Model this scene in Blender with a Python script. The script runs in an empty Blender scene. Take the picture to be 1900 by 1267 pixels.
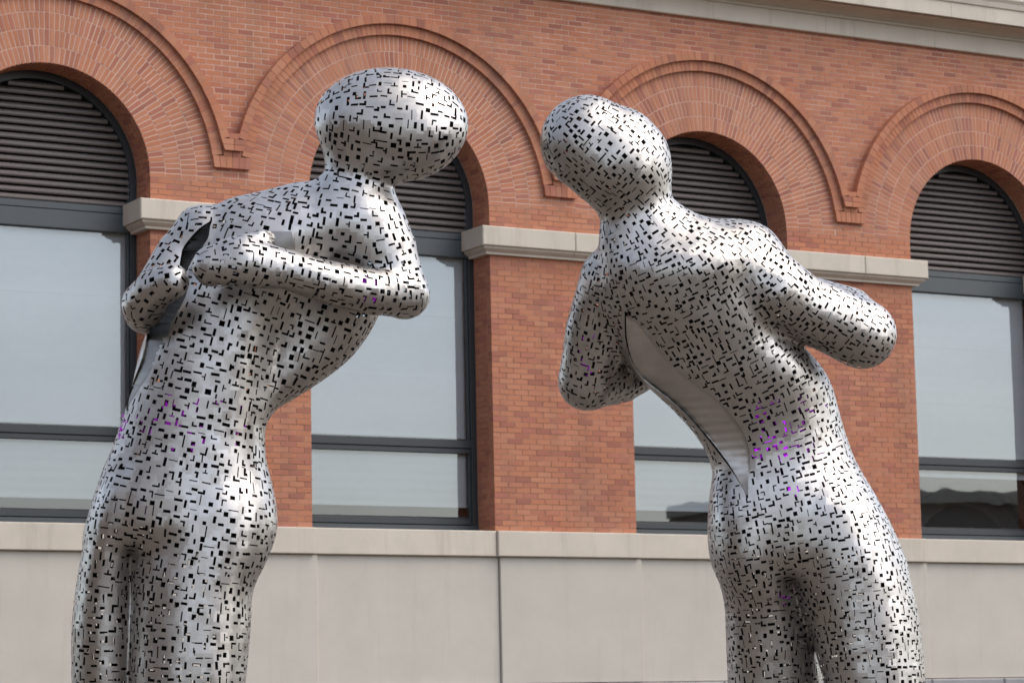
import bpy, math, random
import numpy as np
from mathutils import Vector, Matrix, kdtree

# ------------------------------------------------------------------ camera, sky, sun, exposure
SC = bpy.context.scene
COL = SC.collection
RAD = math.radians
SILL = 4.0                                   # height of the window sills above the ground
FPX = 5098.99                                # focal length in pixels of a 1900 px wide picture
YAW, PITCH, ROLL = 0.51588, 0.13737, -0.02023
CAM = np.array([-13.890, -29.343, SILL - 2.312])

def cam_axes():
    y, p, r = YAW, PITCH, ROLL
    fwd = np.array([math.sin(y)*math.cos(p), math.cos(y)*math.cos(p), math.sin(p)])
    rt = np.array([math.cos(y), -math.sin(y), 0.0]); up = np.cross(rt, fwd)
    return (math.cos(r)*rt + math.sin(r)*up, -math.sin(r)*rt + math.cos(r)*up, fwd)
AX_R, AX_U, AX_F = cam_axes()

cam_d = bpy.data.cameras.new('camera'); cam = bpy.data.objects.new('camera', cam_d); COL.objects.link(cam)
cam_d.sensor_fit = 'HORIZONTAL'; cam_d.sensor_width = 36.0; cam_d.lens = FPX/1900*36
cam_d.clip_start = 0.5; cam_d.clip_end = 3000
M = Matrix.Identity(4)
for i in range(3):
    M[i][0] = AX_R[i]; M[i][1] = AX_U[i]; M[i][2] = -AX_F[i]; M[i][3] = CAM[i]
cam.matrix_world = M
cam_d.dof.use_dof = True; cam_d.dof.focus_distance = 12.6; cam_d.dof.aperture_fstop = 11.0
SC.camera = cam

SUN_EL, SUN_AZ = 52.0, 125.0                 # azimuth clockwise from north (+Y): the sun stands behind the camera, to its right
world = bpy.data.worlds.new('World'); SC.world = world; world.use_nodes = True
nt = world.node_tree; nt.nodes.clear()
n_out = nt.nodes.new('ShaderNodeOutputWorld'); n_bg = nt.nodes.new('ShaderNodeBackground')
n_sky = nt.nodes.new('ShaderNodeTexSky'); n_sky.sky_type = 'NISHITA'; n_sky.sun_disc = False
n_sky.sun_elevation = RAD(SUN_EL); n_sky.sun_rotation = RAD(SUN_AZ)
n_sky.air_density = 1.0; n_sky.dust_density = 3.0; n_sky.ozone_density = 1.0
n_hsv = nt.nodes.new('ShaderNodeHueSaturation'); n_hsv.inputs['Saturation'].default_value = 0.8; n_hsv.inputs['Value'].default_value = 0.9
n_cl = nt.nodes.new('ShaderNodeHueSaturation'); n_cl.inputs['Saturation'].default_value = 0.34; n_cl.inputs['Value'].default_value = 1.3
nt.links.new(n_sky.outputs[0], n_hsv.inputs['Color']); nt.links.new(n_sky.outputs[0], n_cl.inputs['Color'])
n_tc = nt.nodes.new('ShaderNodeTexCoord'); n_mp = nt.nodes.new('ShaderNodeMapping'); n_mp.inputs['Scale'].default_value = (1, 1, 2.2)
n_no = nt.nodes.new('ShaderNodeTexNoise'); n_no.inputs['Scale'].default_value = 2.4; n_no.inputs['Detail'].default_value = 7; n_no.inputs['Roughness'].default_value = 0.6
n_rp = nt.nodes.new('ShaderNodeValToRGB'); n_rp.color_ramp.elements[0].position = 0.38; n_rp.color_ramp.elements[1].position = 0.68
n_mx = nt.nodes.new('ShaderNodeMix'); n_mx.data_type = 'RGBA'          # thin broken cloud
nt.links.new(n_tc.outputs['Generated'], n_mp.inputs[0]); nt.links.new(n_mp.outputs[0], n_no.inputs['Vector']); nt.links.new(n_no.outputs['Fac'], n_rp.inputs[0])
nt.links.new(n_rp.outputs[0], n_mx.inputs[0]); nt.links.new(n_hsv.outputs[0], n_mx.inputs[6]); nt.links.new(n_cl.outputs[0], n_mx.inputs[7])
nt.links.new(n_mx.outputs[2], n_bg.inputs[0])
nt.links.new(n_bg.outputs[0], n_out.inputs[0]); n_bg.inputs[1].default_value = 0.15

sun_d = bpy.data.lights.new('sun', 'SUN'); sun_d.energy = 0.5; sun_d.angle = RAD(60); sun_d.color = (1.0, 0.95, 0.88)
sun = bpy.data.objects.new('sun', sun_d); COL.objects.link(sun); sun.location = (0, -40, 60)
sdir = Vector((math.sin(RAD(SUN_AZ))*math.cos(RAD(SUN_EL)), math.cos(RAD(SUN_AZ))*math.cos(RAD(SUN_EL)), math.sin(RAD(SUN_EL))))
sun.rotation_euler = (-sdir).to_track_quat('-Z', 'Y').to_euler()

vs = SC.view_settings
vs.view_transform = 'Standard'; vs.look = 'None'; vs.gamma = 1.0; vs.exposure = 0.88; vs.use_curve_mapping = False
SC.cycles.use_denoising = True
SC.cycles.max_bounces = 8; SC.cycles.glossy_bounces = 4; SC.cycles.transparent_max_bounces = 12
SC.cycles.caustics_reflective = False; SC.cycles.caustics_refractive = False
rng = np.random.default_rng(7); random.seed(7)

# ------------------------------------------------------------------ helpers
def tag(o, label=None, cat=None, group=None, kind=None):
    if label: o['label'] = label
    if cat: o['category'] = cat
    if group: o['group'] = group
    if kind: o['kind'] = kind
    return o
def empty(name, loc=(0, 0, 0), parent=None):
    o = bpy.data.objects.new(name, None); COL.objects.link(o); o.empty_display_size = 0.3
    o.location = loc
    if parent is not None: o.parent = parent
    return o
def link(name, me, mat=None, parent=None):
    o = bpy.data.objects.new(name, me); COL.objects.link(o)
    if mat is not None and not me.materials: me.materials.append(mat)
    if parent is not None: o.parent = parent
    return o

class MB:
    """collects polygons (with a random tone per piece) into one mesh"""
    def __init__(s): s.v = []; s.f = []; s.t = []
    def add(s, verts, faces, tone=None):
        b = len(s.v); tone = random.random() if tone is None else tone
        s.v += [tuple(p) for p in verts]; s.t += [tone]*len(verts)
        s.f += [tuple(i+b for i in f) for f in faces]
    def hexa(s, p, tone=None, skip=()):
        F = [(0, 1, 2, 3), (7, 6, 5, 4), (0, 4, 5, 1), (1, 5, 6, 2), (2, 6, 7, 3), (3, 7, 4, 0)]
        s.add(p, [f for i, f in enumerate(F) if i not in skip], tone)
    def box(s, x0, x1, y0, y1, z0, z1, tone=None):
        s.hexa([(x0, y0, z0), (x1, y0, z0), (x1, y0, z1), (x0, y0, z1), (x0, y1, z0), (x1, y1, z0), (x1, y1, z1), (x0, y1, z1)], tone)
    def bevbox(s, x0, x1, y0, y1, z0, z1, b, tone=None):
        """box whose edges round the front face (y0) are chamfered"""
        v = []
        for (d, y) in ((b, y0), (0, y0+b), (0, y1)):
            v += [(x0+d, y, z0+d), (x1-d, y, z0+d), (x1-d, y, z1-d), (x0+d, y, z1-d)]
        F = [(0, 1, 2, 3), (11, 10, 9, 8)]
        for k in (0, 4):
            for i in range(4):
                j = (i+1) % 4; F.append((k+j, k+i, k+4+i, k+4+j))
        s.add(v, F, tone)
    def extrude_x(s, prof, x0, x1, tone=None):
        """prof: closed list of (y, z), counter-clockwise seen from -X"""
        n = len(prof); v = [(x0, y, z) for y, z in prof] + [(x1, y, z) for y, z in prof]
        F = [tuple(range(n)), tuple(range(2*n-1, n-1, -1))]
        F += [((i+1) % n, i, i+n, (i+1) % n + n) for i in range(n)]
        s.add(v, F, tone)
    def wedge(s, cx, cz, r0, r1, a0, a1, y0, y1, tone=None, gap=0.0):
        p = []
        for y in (y0, y1):
            for r, a, sg in ((r0, a0, 1), (r0, a1, -1), (r1, a1, -1), (r1, a0, 1)):
                aa = a + sg*gap/(2*r)
                p.append((cx + r*math.cos(aa), y, cz + r*math.sin(aa)))
        s.hexa(p, tone)
    def mesh(s, name):
        me = bpy.data.meshes.new(name); me.from_pydata(s.v, [], s.f)
        a = me.attributes.new('tone', 'FLOAT', 'POINT'); a.data.foreach_set('value', np.array(s.t, np.float32))
        me.update(); return me
    def build(s, name, mat, parent=None, fix=True):
        me = s.mesh(name)
        if fix:
            import bmesh
            bm = bmesh.new(); bm.from_mesh(me); bmesh.ops.recalc_face_normals(bm, faces=bm.faces); bm.to_mesh(me); bm.free()
        return link(name, me, mat, parent)

def project(p):
    q = np.asarray(p, float) - CAM; d = q @ AX_F
    return 950 + FPX*(q @ AX_R)/d, 633.5 - FPX*(q @ AX_U)/d, d

# ------------------------------------------------------------------ materials
def node_mat(name):
    m = bpy.data.materials.new(name); m.use_nodes = True; t = m.node_tree
    return m, t, t.nodes['Principled BSDF']
def nd(t, kind, **kw):
    n = t.nodes.new(kind)
    for k, v in kw.items():
        if hasattr(n, k): setattr(n, k, v)
        else: n.inputs[k].default_value = v
    return n
def ramp(t, stops, fac=None):
    n = t.nodes.new('ShaderNodeValToRGB'); e = n.color_ramp.elements
    while len(e) < len(stops): e.new(0.5)
    for el, (p, c) in zip(e, stops): el.position = p; el.color = (*c, 1)
    if fac is not None: t.links.new(fac, n.inputs[0])
    return n
def mixc(t, fac, a, b, mode='MIX'):
    n = t.nodes.new('ShaderNodeMix'); n.data_type = 'RGBA'; n.blend_type = mode
    for sock, val in ((n.inputs[0], fac), (n.inputs[6], a), (n.inputs[7], b)):
        if hasattr(val, 'is_output'): t.links.new(val, sock)
        elif isinstance(val, (int, float)): sock.default_value = val
        else: sock.default_value = (*val, 1)
    return n.outputs[2]
def math_n(t, op, a, b=0.0, c=0.0):
    n = t.nodes.new('ShaderNodeMath'); n.operation = op
    for i, v in enumerate((a, b, c)):
        if hasattr(v, 'is_output'): t.links.new(v, n.inputs[i])
        else: n.inputs[i].default_value = v
    return n.outputs[0]
def noise(t, vec, scale, detail=4, rough=0.6):
    n = nd(t, 'ShaderNodeTexNoise'); n.inputs['Scale'].default_value = scale
    n.inputs['Detail'].default_value = detail; n.inputs['Roughness'].default_value = rough
    t.links.new(vec, n.inputs['Vector']); return n.outputs['Fac']
def mapping(t, vec, scale):
    n = nd(t, 'ShaderNodeMapping'); n.inputs['Scale'].default_value = scale; t.links.new(vec, n.inputs[0]); return n.outputs[0]
def bump(t, bsdf, h, strength, dist):
    n = nd(t, 'ShaderNodeBump'); n.inputs['Strength'].default_value = strength; n.inputs['Distance'].default_value = dist
    t.links.new(h, n.inputs['Height']); t.links.new(n.outputs[0], bsdf.inputs['Normal'])

def brick_material(name, dim=1.0):
    m, t, b = node_mat(name)
    at = nd(t, 'ShaderNodeAttribute'); at.attribute_name = 'tone'
    oi = nd(t, 'ShaderNodeObjectInfo'); geo = nd(t, 'ShaderNodeNewGeometry')
    is_obj = math_n(t, 'LESS_THAN', at.outputs['Fac'], -0.5)
    tone = math_n(t, 'ADD', math_n(t, 'MULTIPLY', oi.outputs['Random'], is_obj),
                  math_n(t, 'MULTIPLY', at.outputs['Fac'], math_n(t, 'SUBTRACT', 1.0, is_obj)))
    r = ramp(t, [(0.0, (.32, .125, .085)), (0.10, (.38, .145, .095)), (0.25, (.45, .178, .098)), (0.55, (.475, .195, .110)), (0.85, (.49, .215, .127)), (0.95, (.40, .150, .105)), (1.0, (.47, .195, .11))], tone)
    pos = geo.outputs['Position']
    big = noise(t, pos, 0.9, 5, 0.65); fine = noise(t, pos, 38, 4, 0.7)
    grime = noise(t, mapping(t, pos, (1.3, 1.0, 0.22)), 1.7, 6, 0.7)
    c = mixc(t, math_n(t, 'MULTIPLY', math_n(t, 'SUBTRACT', fine, 0.35), 0.7), r.outputs[0], (.25, .10, .07))
    g = ramp(t, [(0.48, (0, 0, 0)), (0.72, (1, 1, 1))], grime)
    c = mixc(t, math_n(t, 'MULTIPLY', g.outputs[0], 0.5), c, (.20, .12, .088))
    p = ramp(t, [(0.45, (0, 0, 0)), (0.75, (1, 1, 1))], big)
    c = mixc(t, math_n(t, 'MULTIPLY', p.outputs[0], 0.16), c, (.55, .33, .23))
    t.links.new(c, b.inputs['Base Color']); b.inputs['Roughness'].default_value = 0.9
    b.inputs['Specular IOR Level'].default_value = 0.25
    bump(t, b, fine, 0.35, 0.004)
    return m
def stone_material(name, col, stain, var=0.12, rough=0.85, streak=0.5):
    m, t, b = node_mat(name)
    geo = nd(t, 'ShaderNodeNewGeometry'); pos = geo.outputs['Position']
    at = nd(t, 'ShaderNodeAttribute'); at.attribute_name = 'tone'
    n1 = noise(t, pos, 1.4, 6, 0.65); n2 = noise(t, pos, 26, 5, 0.7)
    n3 = noise(t, mapping(t, pos, (3.0, 3.0, 0.25)), 1.6, 5, 0.7)
    lo = tuple(x*(1-var) for x in col); hi = tuple(min(x*(1+var), .9) for x in col)
    c = mixc(t, ramp(t, [(0.3, (0, 0, 0)), (0.7, (1, 1, 1))], n1).outputs[0], lo, hi)
    c = mixc(t, math_n(t, 'MULTIPLY', at.outputs['Fac'], 0.22), c, tuple(x*0.82 for x in col))
    s = ramp(t, [(0.55, (0, 0, 0)), (0.78, (1, 1, 1))], n3)
    c = mixc(t, math_n(t, 'MULTIPLY', s.outputs[0], streak), c, stain)
    c = mixc(t, math_n(t, 'MULTIPLY', n2, 0.2), c, tuple(x*0.75 for x in col))
    t.links.new(c, b.inputs['Base Color']); b.inputs['Roughness'].default_value = rough
    b.inputs['Specular IOR Level'].default_value = 0.3
    bump(t, b, n2, 0.25, 0.004)
    return m
def plain_material(name, col, rough=0.6, metal=0.0, grain=0.12, spec=0.5):
    m, t, b = node_mat(name)
    geo = nd(t, 'ShaderNodeNewGeometry')
    n = noise(t, geo.outputs['Position'], 9, 4, 0.6)
    c = mixc(t, n, tuple(x*(1-grain) for x in col), tuple(min(1, x*(1+grain)) for x in col))
    t.links.new(c, b.inputs['Base Color']); b.inputs['Roughness'].default_value = rough; b.inputs['Metallic'].default_value = metal
    b.inputs['Specular IOR Level'].default_value = spec
    return m

MAT_BRICK = brick_material('red_brick')
MAT_MORTAR_PIER = stone_material('pier_mortar', (.47, .26, .185), (.25, .16, .12), 0.15, 0.95, 0.4)
MAT_MORTAR = stone_material('mortar', (.66, .45, .36), (.25, .16, .12), 0.15, 0.95, 0.4)
MAT_LIME = stone_material('limestone', (.57, .51, .43), (.33, .28, .22), 0.10, 0.85, 0.55)
MAT_PANEL = stone_material('limestone_panel', (.53, .49, .43), (.40, .35, .295), 0.07, 0.85, 0.5)
MAT_GRANITE = stone_material('rough_granite', (.30, .29, .29), (.20, .19, .20), 0.3, 0.8, 0.3)
MAT_FRAME = plain_material('window_frame_paint', (.030, .036, .040), 0.42, 0.0, 0.1)
MAT_BAR = plain_material('window_bar_paint', (.055, .066, .072), 0.45, 0.0, 0.1)
MAT_SLAT = plain_material('louvre_bronze', (.125, .105, .097), 0.45, 0.0, 0.12)
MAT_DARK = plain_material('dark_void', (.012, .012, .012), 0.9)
MAT_BLIND = plain_material('roller_blind_cloth', (.90, .93, .95), 0.9, 0.0, 0.04, 0.2)
MAT_ROOM = plain_material('room_plaster', (.05, .045, .04), 0.9)
MAT_CLOSE = plain_material('rear_masonry', (.30, .16, .11), 0.9)

def glass_material():
    m, t, b = node_mat('window_glass'); t.nodes.remove(b)
    out = t.nodes['Material Output']
    tr = nd(t, 'ShaderNodeBsdfTransparent'); tr.inputs[0].default_value = (.955, .985, 1, 1)
    gl = nd(t, 'ShaderNodeBsdfGlossy'); gl.inputs['Roughness'].default_value = 0.015; gl.inputs['Color'].default_value = (.92, .97, 1, 1)
    fr = nd(t, 'ShaderNodeFresnel'); fr.inputs[0].default_value = 1.7
    geo = nd(t, 'ShaderNodeNewGeometry')
    bp = nd(t, 'ShaderNodeBump'); bp.inputs['Strength'].default_value = 0.06; bp.inputs['Distance'].default_value = 0.03
    t.links.new(noise(t, geo.outputs['Position'], 1.1, 2, 0.4), bp.inputs['Height'])
    t.links.new(bp.outputs[0], gl.inputs['Normal'])
    mx = nd(t, 'ShaderNodeMixShader')                # fixed share added to pale the panes: mirrors more than bare glass
    t.links.new(math_n(t, 'ADD', math_n(t, 'MULTIPLY', fr.outputs[0], 0.85), 0.10), mx.inputs[0]); t.links.new(tr.outputs[0], mx.inputs[1]); t.links.new(gl.outputs[0], mx.inputs[2])
    t.links.new(mx.outputs[0], out.inputs[0])
    return m
MAT_GLASS = glass_material()
# ------------------------------------------------------------------ ground
def ground():
    mb = MB(); mb.add([(-700, -700, 0), (700, -700, 0), (700, 700, 0), (-700, 700, 0)], [(0, 1, 2, 3)], 0.5)
    m, t, b = node_mat('tan_paving')
    geo = nd(t, 'ShaderNodeNewGeometry'); pos = geo.outputs['Position']
    br = nd(t, 'ShaderNodeTexBrick'); br.inputs['Scale'].default_value = 1.6; br.inputs['Mortar Size'].default_value = 0.012
    br.inputs['Color1'].default_value = (.135, .110, .088, 1); br.inputs['Color2'].default_value = (.115, .095, .077, 1); br.inputs['Mortar'].default_value = (.05, .044, .038, 1)
    t.links.new(pos, br.inputs['Vector'])
    c = mixc(t, math_n(t, 'MULTIPLY', noise(t, pos, 0.6, 6), 0.6), br.outputs[0], (.10, .083, .067))
    t.links.new(c, b.inputs['Base Color']); b.inputs['Roughness'].default_value = 0.85
    g = mb.build('ground', m); tag(g, kind='structure')
ground()

# ------------------------------------------------------------------ the brick building
W = 4.5; WO = 2.457; SPR = 4.04; RI = WO/2          # bay, opening, springing of the arches, inner radius
BAYS = range(-2, 4)
CH = SPR/60                                         # brick course
JT = 0.0095                                         # joint
ZTOP = 6.80                                         # underside of the cornice
XL, XR = -2*W - (W-WO), 4*W                         # ends of the facade
BZ = SILL
building = empty('brick_building', (0, 0, 0))
tag(building, 'red brick building with louvred arched windows and limestone base behind the sculptures', 'building')

def hidden(u, v):
    if 130 < u < 800 and v > 330 and v > 330 + max(0, (560-u))*0.55: return u < 520 or v < 760
    if 580 < u < 870 and 120 < v < 345: return True
    if 990 < u < 1250 and 175 < v < 400: return True
    if 1040 < u < 1560 and v > 420: return v < 760 or u > 1310
    if 1310 < u < 1720 and v > 560: return v > 900
    return False
cand = {'brick': [], 'arch_brick': []}              # every brick, before the largest ones become objects
def put_brick(part, x0, x1, z0, z1, y=None):
    y = random.uniform(-0.0022, 0.0022) if y is None else y
    cand['brick'].append((part, 'box', (x0+JT/2, x1-JT/2, y, y+0.1, BZ+z0+JT/2, BZ+z1-JT/2)))
def put_arch(part, cx, r0, r1, am, da, y0, y1, gap=JT):
    cand['arch_brick'].append((part, 'wedge', (cx, r0, r1, am, da, y0 + random.uniform(-.0018, .0018), y1, gap)))

walls = {}
def course_run(part, xa, xb, z, k, flush=True):
    """one course of running bond between xa and xb"""
    if xb - xa < 0.03: return
    L = 0.2043
    x = math.floor(xa/L)*L + (L/2 if k % 2 else 0) - L
    if flush:                                       # piers: bond starts at the corner
        n = round((xb-xa)/L); L = (xb-xa)/n; x = xa - (L/2 if k % 2 else 0)
    while x < xb - 1e-4:
        a, b = max(x, xa), min(x+L, xb)
        if b - a > 0.022: put_brick(part, a, b, z, z+CH)
        x += L
for i in BAYS:
    x0, x1 = i*W + WO, i*W + W                      # the pier right of window i
    part = empty('pier', (0, 0, 0), building); walls[('pier', i)] = part
    mb = MB(); mb.box(x0+.006, x1-.006, .005, .50, BZ, BZ+SPR); mb.build('mortar', MAT_MORTAR_PIER, part)
    side = MB()
    for k in range(60):
        z = k*CH
        course_run(part, x0, x1, z, k)
        for (xf, sg) in ((x0, 1), (x1, -1)):        # bricks of the two reveals
            ys = [(.102, .305), (.305, .408)] if k % 2 else [(.102, .205), (.205, .408)]
            for (a, b) in ys:
                d = random.uniform(-.0015, .0015)
                side.box(min(xf+sg*d, xf+sg*.06), max(xf+sg*d, xf+sg*.06), a+JT/2, b-JT/2, BZ+z+JT/2, BZ+z+CH-JT/2)
    o = side.build('reveal_bricks', MAT_BRICK, part); o['kind'] = 'stuff'
# leftmost wall end
for i in BAYS:
    cx = i*W + RI
    part = empty('arch_wall', (0, 0, 0), building); walls[('arch', i)] = part
    # mortar sheet with the arch cut out of it
    n = 64; v = []; f = []
    xa, xb = cx - W/2, cx + W/2
    for k in range(n+1):
        a = math.pi*k/n; c, s = math.cos(a), math.sin(a)
        v.append((cx + (RI+.008)*c, .0035, BZ+SPR + (RI+.008)*s))
        tx = (W/2)/abs(c) if abs(c) > 1e-6 else 1e9; tz = (ZTOP+.3-SPR)/s if s > 1e-6 else 1e9
        r = min(tx, tz)
        v.append((cx + r*c, .0035, BZ+SPR + r*s))
        v.append((cx + (RI+.008)*c, .50, BZ+SPR + (RI+.008)*s))
    for k in range(n):
        a, b = 3*k, 3*k+3
        f += [(a, a+1, b+1, b), (a, b, b+2, a+2)]
    for sx in (0, n):                               # corners above the arch plate
        pass
    cor = 2
    zt = BZ+ZTOP+.3
    v += [(xa, .0035, zt), (xb, .0035, zt)]
    # the two top corners fall between two rays each
    for k in range(n):
        p, q = v[3*k+1], v[3*k+4]
        if abs(p[0]-q[0]) > 1e-5 and abs(p[2]-q[2]) > 1e-5:
            f.append((3*k+1, len(v)-1 if p[0] > cx else len(v)-2, 3*k+4))
    mb = MB(); mb.add(v, f, .5); mb.build('mortar', MAT_MORTAR, part, fix=False)
    # four rings of header bricks stand round the opening
    dr = (2.02-RI)/4
    for ring in range(4):
        r0, r1 = RI + ring*dr, RI + (ring+1)*dr
        n = int(round(math.pi*((r0+r1)/2)/.0615))
        for k in range(n):
            put_arch(part, cx, r0 + (JT/2 if ring else 0), r1 - JT/2, math.pi*(k+.5)/n, math.pi/n, 0.0, .1, .0125)
    sof = MB(); n = int(round(math.pi*(RI+dr/2)/CH))
    for k in range(n):
        a0, a1 = math.pi*k/n, math.pi*(k+1)/n
        sp = .305 if k % 2 else .205
        for (ya, yb) in ((.102, sp), (sp, .408)):
            d = random.uniform(-.0015, .0015)
            sof.wedge(cx, BZ+SPR, RI+d, RI+.06, a0, a1, ya+JT/2, yb-JT/2, None, JT)
    o = sof.build('soffit_bricks', MAT_BRICK, part); o['kind'] = 'stuff'
    # projecting hood: a ring of headers and a thinner label outside it
    hood = empty('hood_mould', (0, 0, 0), building); walls[('hood', i)] = hood
    for (r0, r1, zs, yf, ln) in ((2.02, 2.148, 4.36, -.055, CH), (2.150, 2.252, 4.56, -.105, .105)):
        a0 = math.asin((zs-SPR)/((r0+r1)/2)); n = int(round((math.pi-2*a0)*((r0+r1)/2)/ln))
        for k in range(n):
            da = (math.pi-2*a0)/n
            put_arch(hood, cx, r0, r1, a0 + da*(k+.5), da, yf, .02, .006)
    mb = MB()
    for (r0, r1, zs, yf) in ((2.024, 2.15, 4.365, -.049), (2.152, 2.248, 4.565, -.099)):
        a0 = math.asin((zs-SPR)/((r0+r1)/2))
        for k in range(48):
            da = (math.pi-2*a0)/48; mb.wedge(cx, BZ+SPR, r0, r1, a0+da*k, a0+da*(k+1), yf, .03, .5)
    mb.build('mortar', MAT_MORTAR, hood)
    # brick corbel where two hoods meet, over the pier to the right
    px = i*W + (WO+W)/2
    cb = empty('corbel', (0, 0, 0), building)
    b1 = MB()
    def lift(h0, h1, z0, z1, y, n):                 # a lift of n bricks that widens upwards
        for k in range(n):
            p = []
            for yy in (y, .05):
                for (h, zz, e) in ((h0, z0, k/n), (h0, z0, (k+1)/n), (h1, z1, (k+1)/n), (h1, z1, k/n)):
                    gp = .003 if e == k/n else -.003
                    p.append((px - h + 2*h*e + gp, yy, BZ+zz))
            b1.hexa(p)
    lift(.232, .252, 4.215, 4.354, -.057, 6)
    lift(.110, .125, 4.358, 4.418, -.055, 2)
    lift(.118, .142, 4.420, 4.486, -.1045, 2); lift(.142, .166, 4.490, 4.556, -.105, 2)
    lift(.060, .080, 4.560, 4.625, -.1035, 1)
    b1.build('corbel_brick', MAT_BRICK, cb)
    m2 = MB(); m2.box(px-.222, px+.222, -.050, .05, BZ+4.219, BZ+4.35); m2.build('mortar', MAT_MORTAR, cb)

# wall above the springing
ARC = [i*W + RI for i in BAYS]
top = empty('upper_wall', (0, 0, 0), building)
k = 0; z = SPR
while z < ZTOP + .05:
    zm = z + CH/2 - SPR; segs = [(XL, XR)]
    for cx in ARC:
        r = 2.075 if z > 4.33 else 2.017
        if zm < r:
            h = math.sqrt(r*r - zm*zm); new = []
            for (a, b) in segs:
                if cx-h > a: new.append((a, min(b, cx-h)))
                if cx+h < b: new.append((max(a, cx+h), b))
            segs = [s for s in new if s[1]-s[0] > .03]
    for (a, b) in segs: course_run(top, a, b, z, k, flush=False)
    z += CH; k += 1

# the bricks that show largest become objects, the rest one mesh for each part
unit = MB(); unit.bevbox(-.5, .5, -.5, .5, -.5, .5, .012, -1.0); unit_me = unit.mesh('brick'); unit_me.materials.append(MAT_BRICK)
def box_center(b): return ((b[0]+b[1])/2, b[2], (b[4]+b[5])/2)
wedge_cache = {}
for kind, lst in cand.items():
    score = []
    for j, (part, sh, b) in enumerate(lst):
        if sh == 'box': c = box_center(b); wide = b[1]-b[0]
        else:
            r = (b[1]+b[2])/2; c = (b[0]+r*math.cos(b[3]), b[5], BZ+SPR+r*math.sin(b[3])); wide = b[2]-b[1]
        u, v, d = project(c)
        ok = 4 < u < 1896 and 4 < v < 1263 and not hidden(u, v)
        score.append((-(wide/d) if ok else 9, j))
    score.sort(); pick = set(j for s, j in score[:300] if s < 9)
    rest = {}
    for j, (part, sh, b) in enumerate(lst):
        if j in pick:
            if sh == 'box':
                o = link(kind, unit_me, None, part); o.location = ((b[0]+b[1])/2, (b[2]+b[3])/2, (b[4]+b[5])/2)
                o.scale = (b[1]-b[0], b[3]-b[2], b[5]-b[4])
            else:
                cx, r0, r1, am, da, y0, y1, gap = b
                key = (round(r0, 3), round(r1, 3), round(da, 5))
                if key not in wedge_cache:
                    w = MB(); w.wedge(0, 0, r0, r1, math.pi/2-da/2, math.pi/2+da/2, 0, y1 - round(y0, 2), -1.0, gap)
                    tmp = w.build('arch_brick', MAT_BRICK); wedge_cache[key] = tmp.data; bpy.data.objects.remove(tmp)
                o = link(kind, wedge_cache[key], None, part); o.location = (cx, y0, BZ+SPR); o.rotation_euler = (0, math.pi/2-am, 0)
        else:
            mb = rest.setdefault(part, MB())
            if sh == 'box': mb.hexa([(b[0], b[2], b[4]), (b[1], b[2], b[4]), (b[1], b[2], b[5]), (b[0], b[2], b[5]), (b[0], b[3], b[4]), (b[1], b[3], b[4]), (b[1], b[3], b[5]), (b[0], b[3], b[5])])
            else: mb.wedge(b[0], BZ+SPR, b[1], b[2], b[3]-b[4]/2, b[3]+b[4]/2, b[5], b[6], None, b[7])
    for part, mb in rest.items():
        o = mb.build(kind + ('s' if kind == 'arch_brick' else 'work'), MAT_BRICK, part); o['kind'] = 'stuff'
# mortar behind the wall at its two ends
mb = MB(); mb.box(XL, -2*W-.001-(W-WO)/2, .008, .5, BZ, BZ+ZTOP+.3); mb.build('mortar', MAT_MORTAR, top)

# limestone imposts on the piers
for i in BAYS:
    x0, x1 = i*W + WO, i*W + W
    imp = empty('impost', (0, 0, 0), building)
    xs = [x0-.175, x0 + (x1-x0)*random.uniform(.42, .58), x1+.175]
    for a, b in ((xs[0], xs[1]-.002), (xs[1]+.002, xs[2])):
        mb = MB(); tone = random.random()
        mb.bevbox(a, b, -.152, .405, BZ+3.512, BZ+3.757, .012, tone)
        oa = .07 if a == xs[0] else 0; ob = .07 if b == xs[2] else 0
        prof = [(.028, 3.510), (.036, 3.487), (.066, 3.463), (.092, 3.448), (.098, 3.420)]
        for q in range(len(prof)-1):                # cove under the slab, in tapering lifts
            (d0, zt), (d1, zb) = prof[q], prof[q+1]
            fa = (d0/.07 if oa else 0, d1/.07 if oa else 0); fb = (d0/.07 if ob else 0, d1/.07 if ob else 0)
            p = []
            for y_in in (0, 1):
                for (xx, zz, dd, e) in ((a, zb, d1, 0), (b, zb, d1, 1), (b, zt, d0, 1), (a, zt, d0, 0)):
                    X = xx + ((dd if oa else 0) if e == 0 else -(dd if ob else 0))
                    p.append((X, (-.152+dd) if y_in == 0 else .40, BZ+zz))
            mb.hexa(p, tone)
        mb.build('stone', MAT_LIME, imp)

# sill course, base panels, granite plinth
for i in BAYS:
    for (a, b, dy) in ((i*W, i*W+WO, 0.0), (i*W+WO, i*W+W, -.035)):
        sc = MB(); sc.bevbox(a+.002, b-.002, -.045+dy, .60, BZ-.312, BZ-.001, .010); s_ = sc.build('sill_stone', MAT_LIME, building)
        pn = MB(); pn.bevbox(a+.05+.004, b+.05-.004, .012+dy, .40, BZ-1.850, BZ-.316, .006); pn.build('base_panel', MAT_PANEL, building)
back = MB(); back.box(XL-1, XR+1, .03, .5, BZ-1.9, BZ-.3); back.build('panel_joint', MAT_MORTAR, building)
x = XL
while x < XR:
    L = random.uniform(.9, 1.4); g = MB()
    z0 = 0.0
    for zz in (0.72, 1.42, BZ-1.855):
        b = MB(); b.bevbox(x+.004, x+L-.004, -.06 + random.uniform(-.008, .008), .40, z0+.004, zz-.004, .018)
        b.build('granite_block', MAT_GRANITE, building); z0 = zz
    x += L

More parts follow.
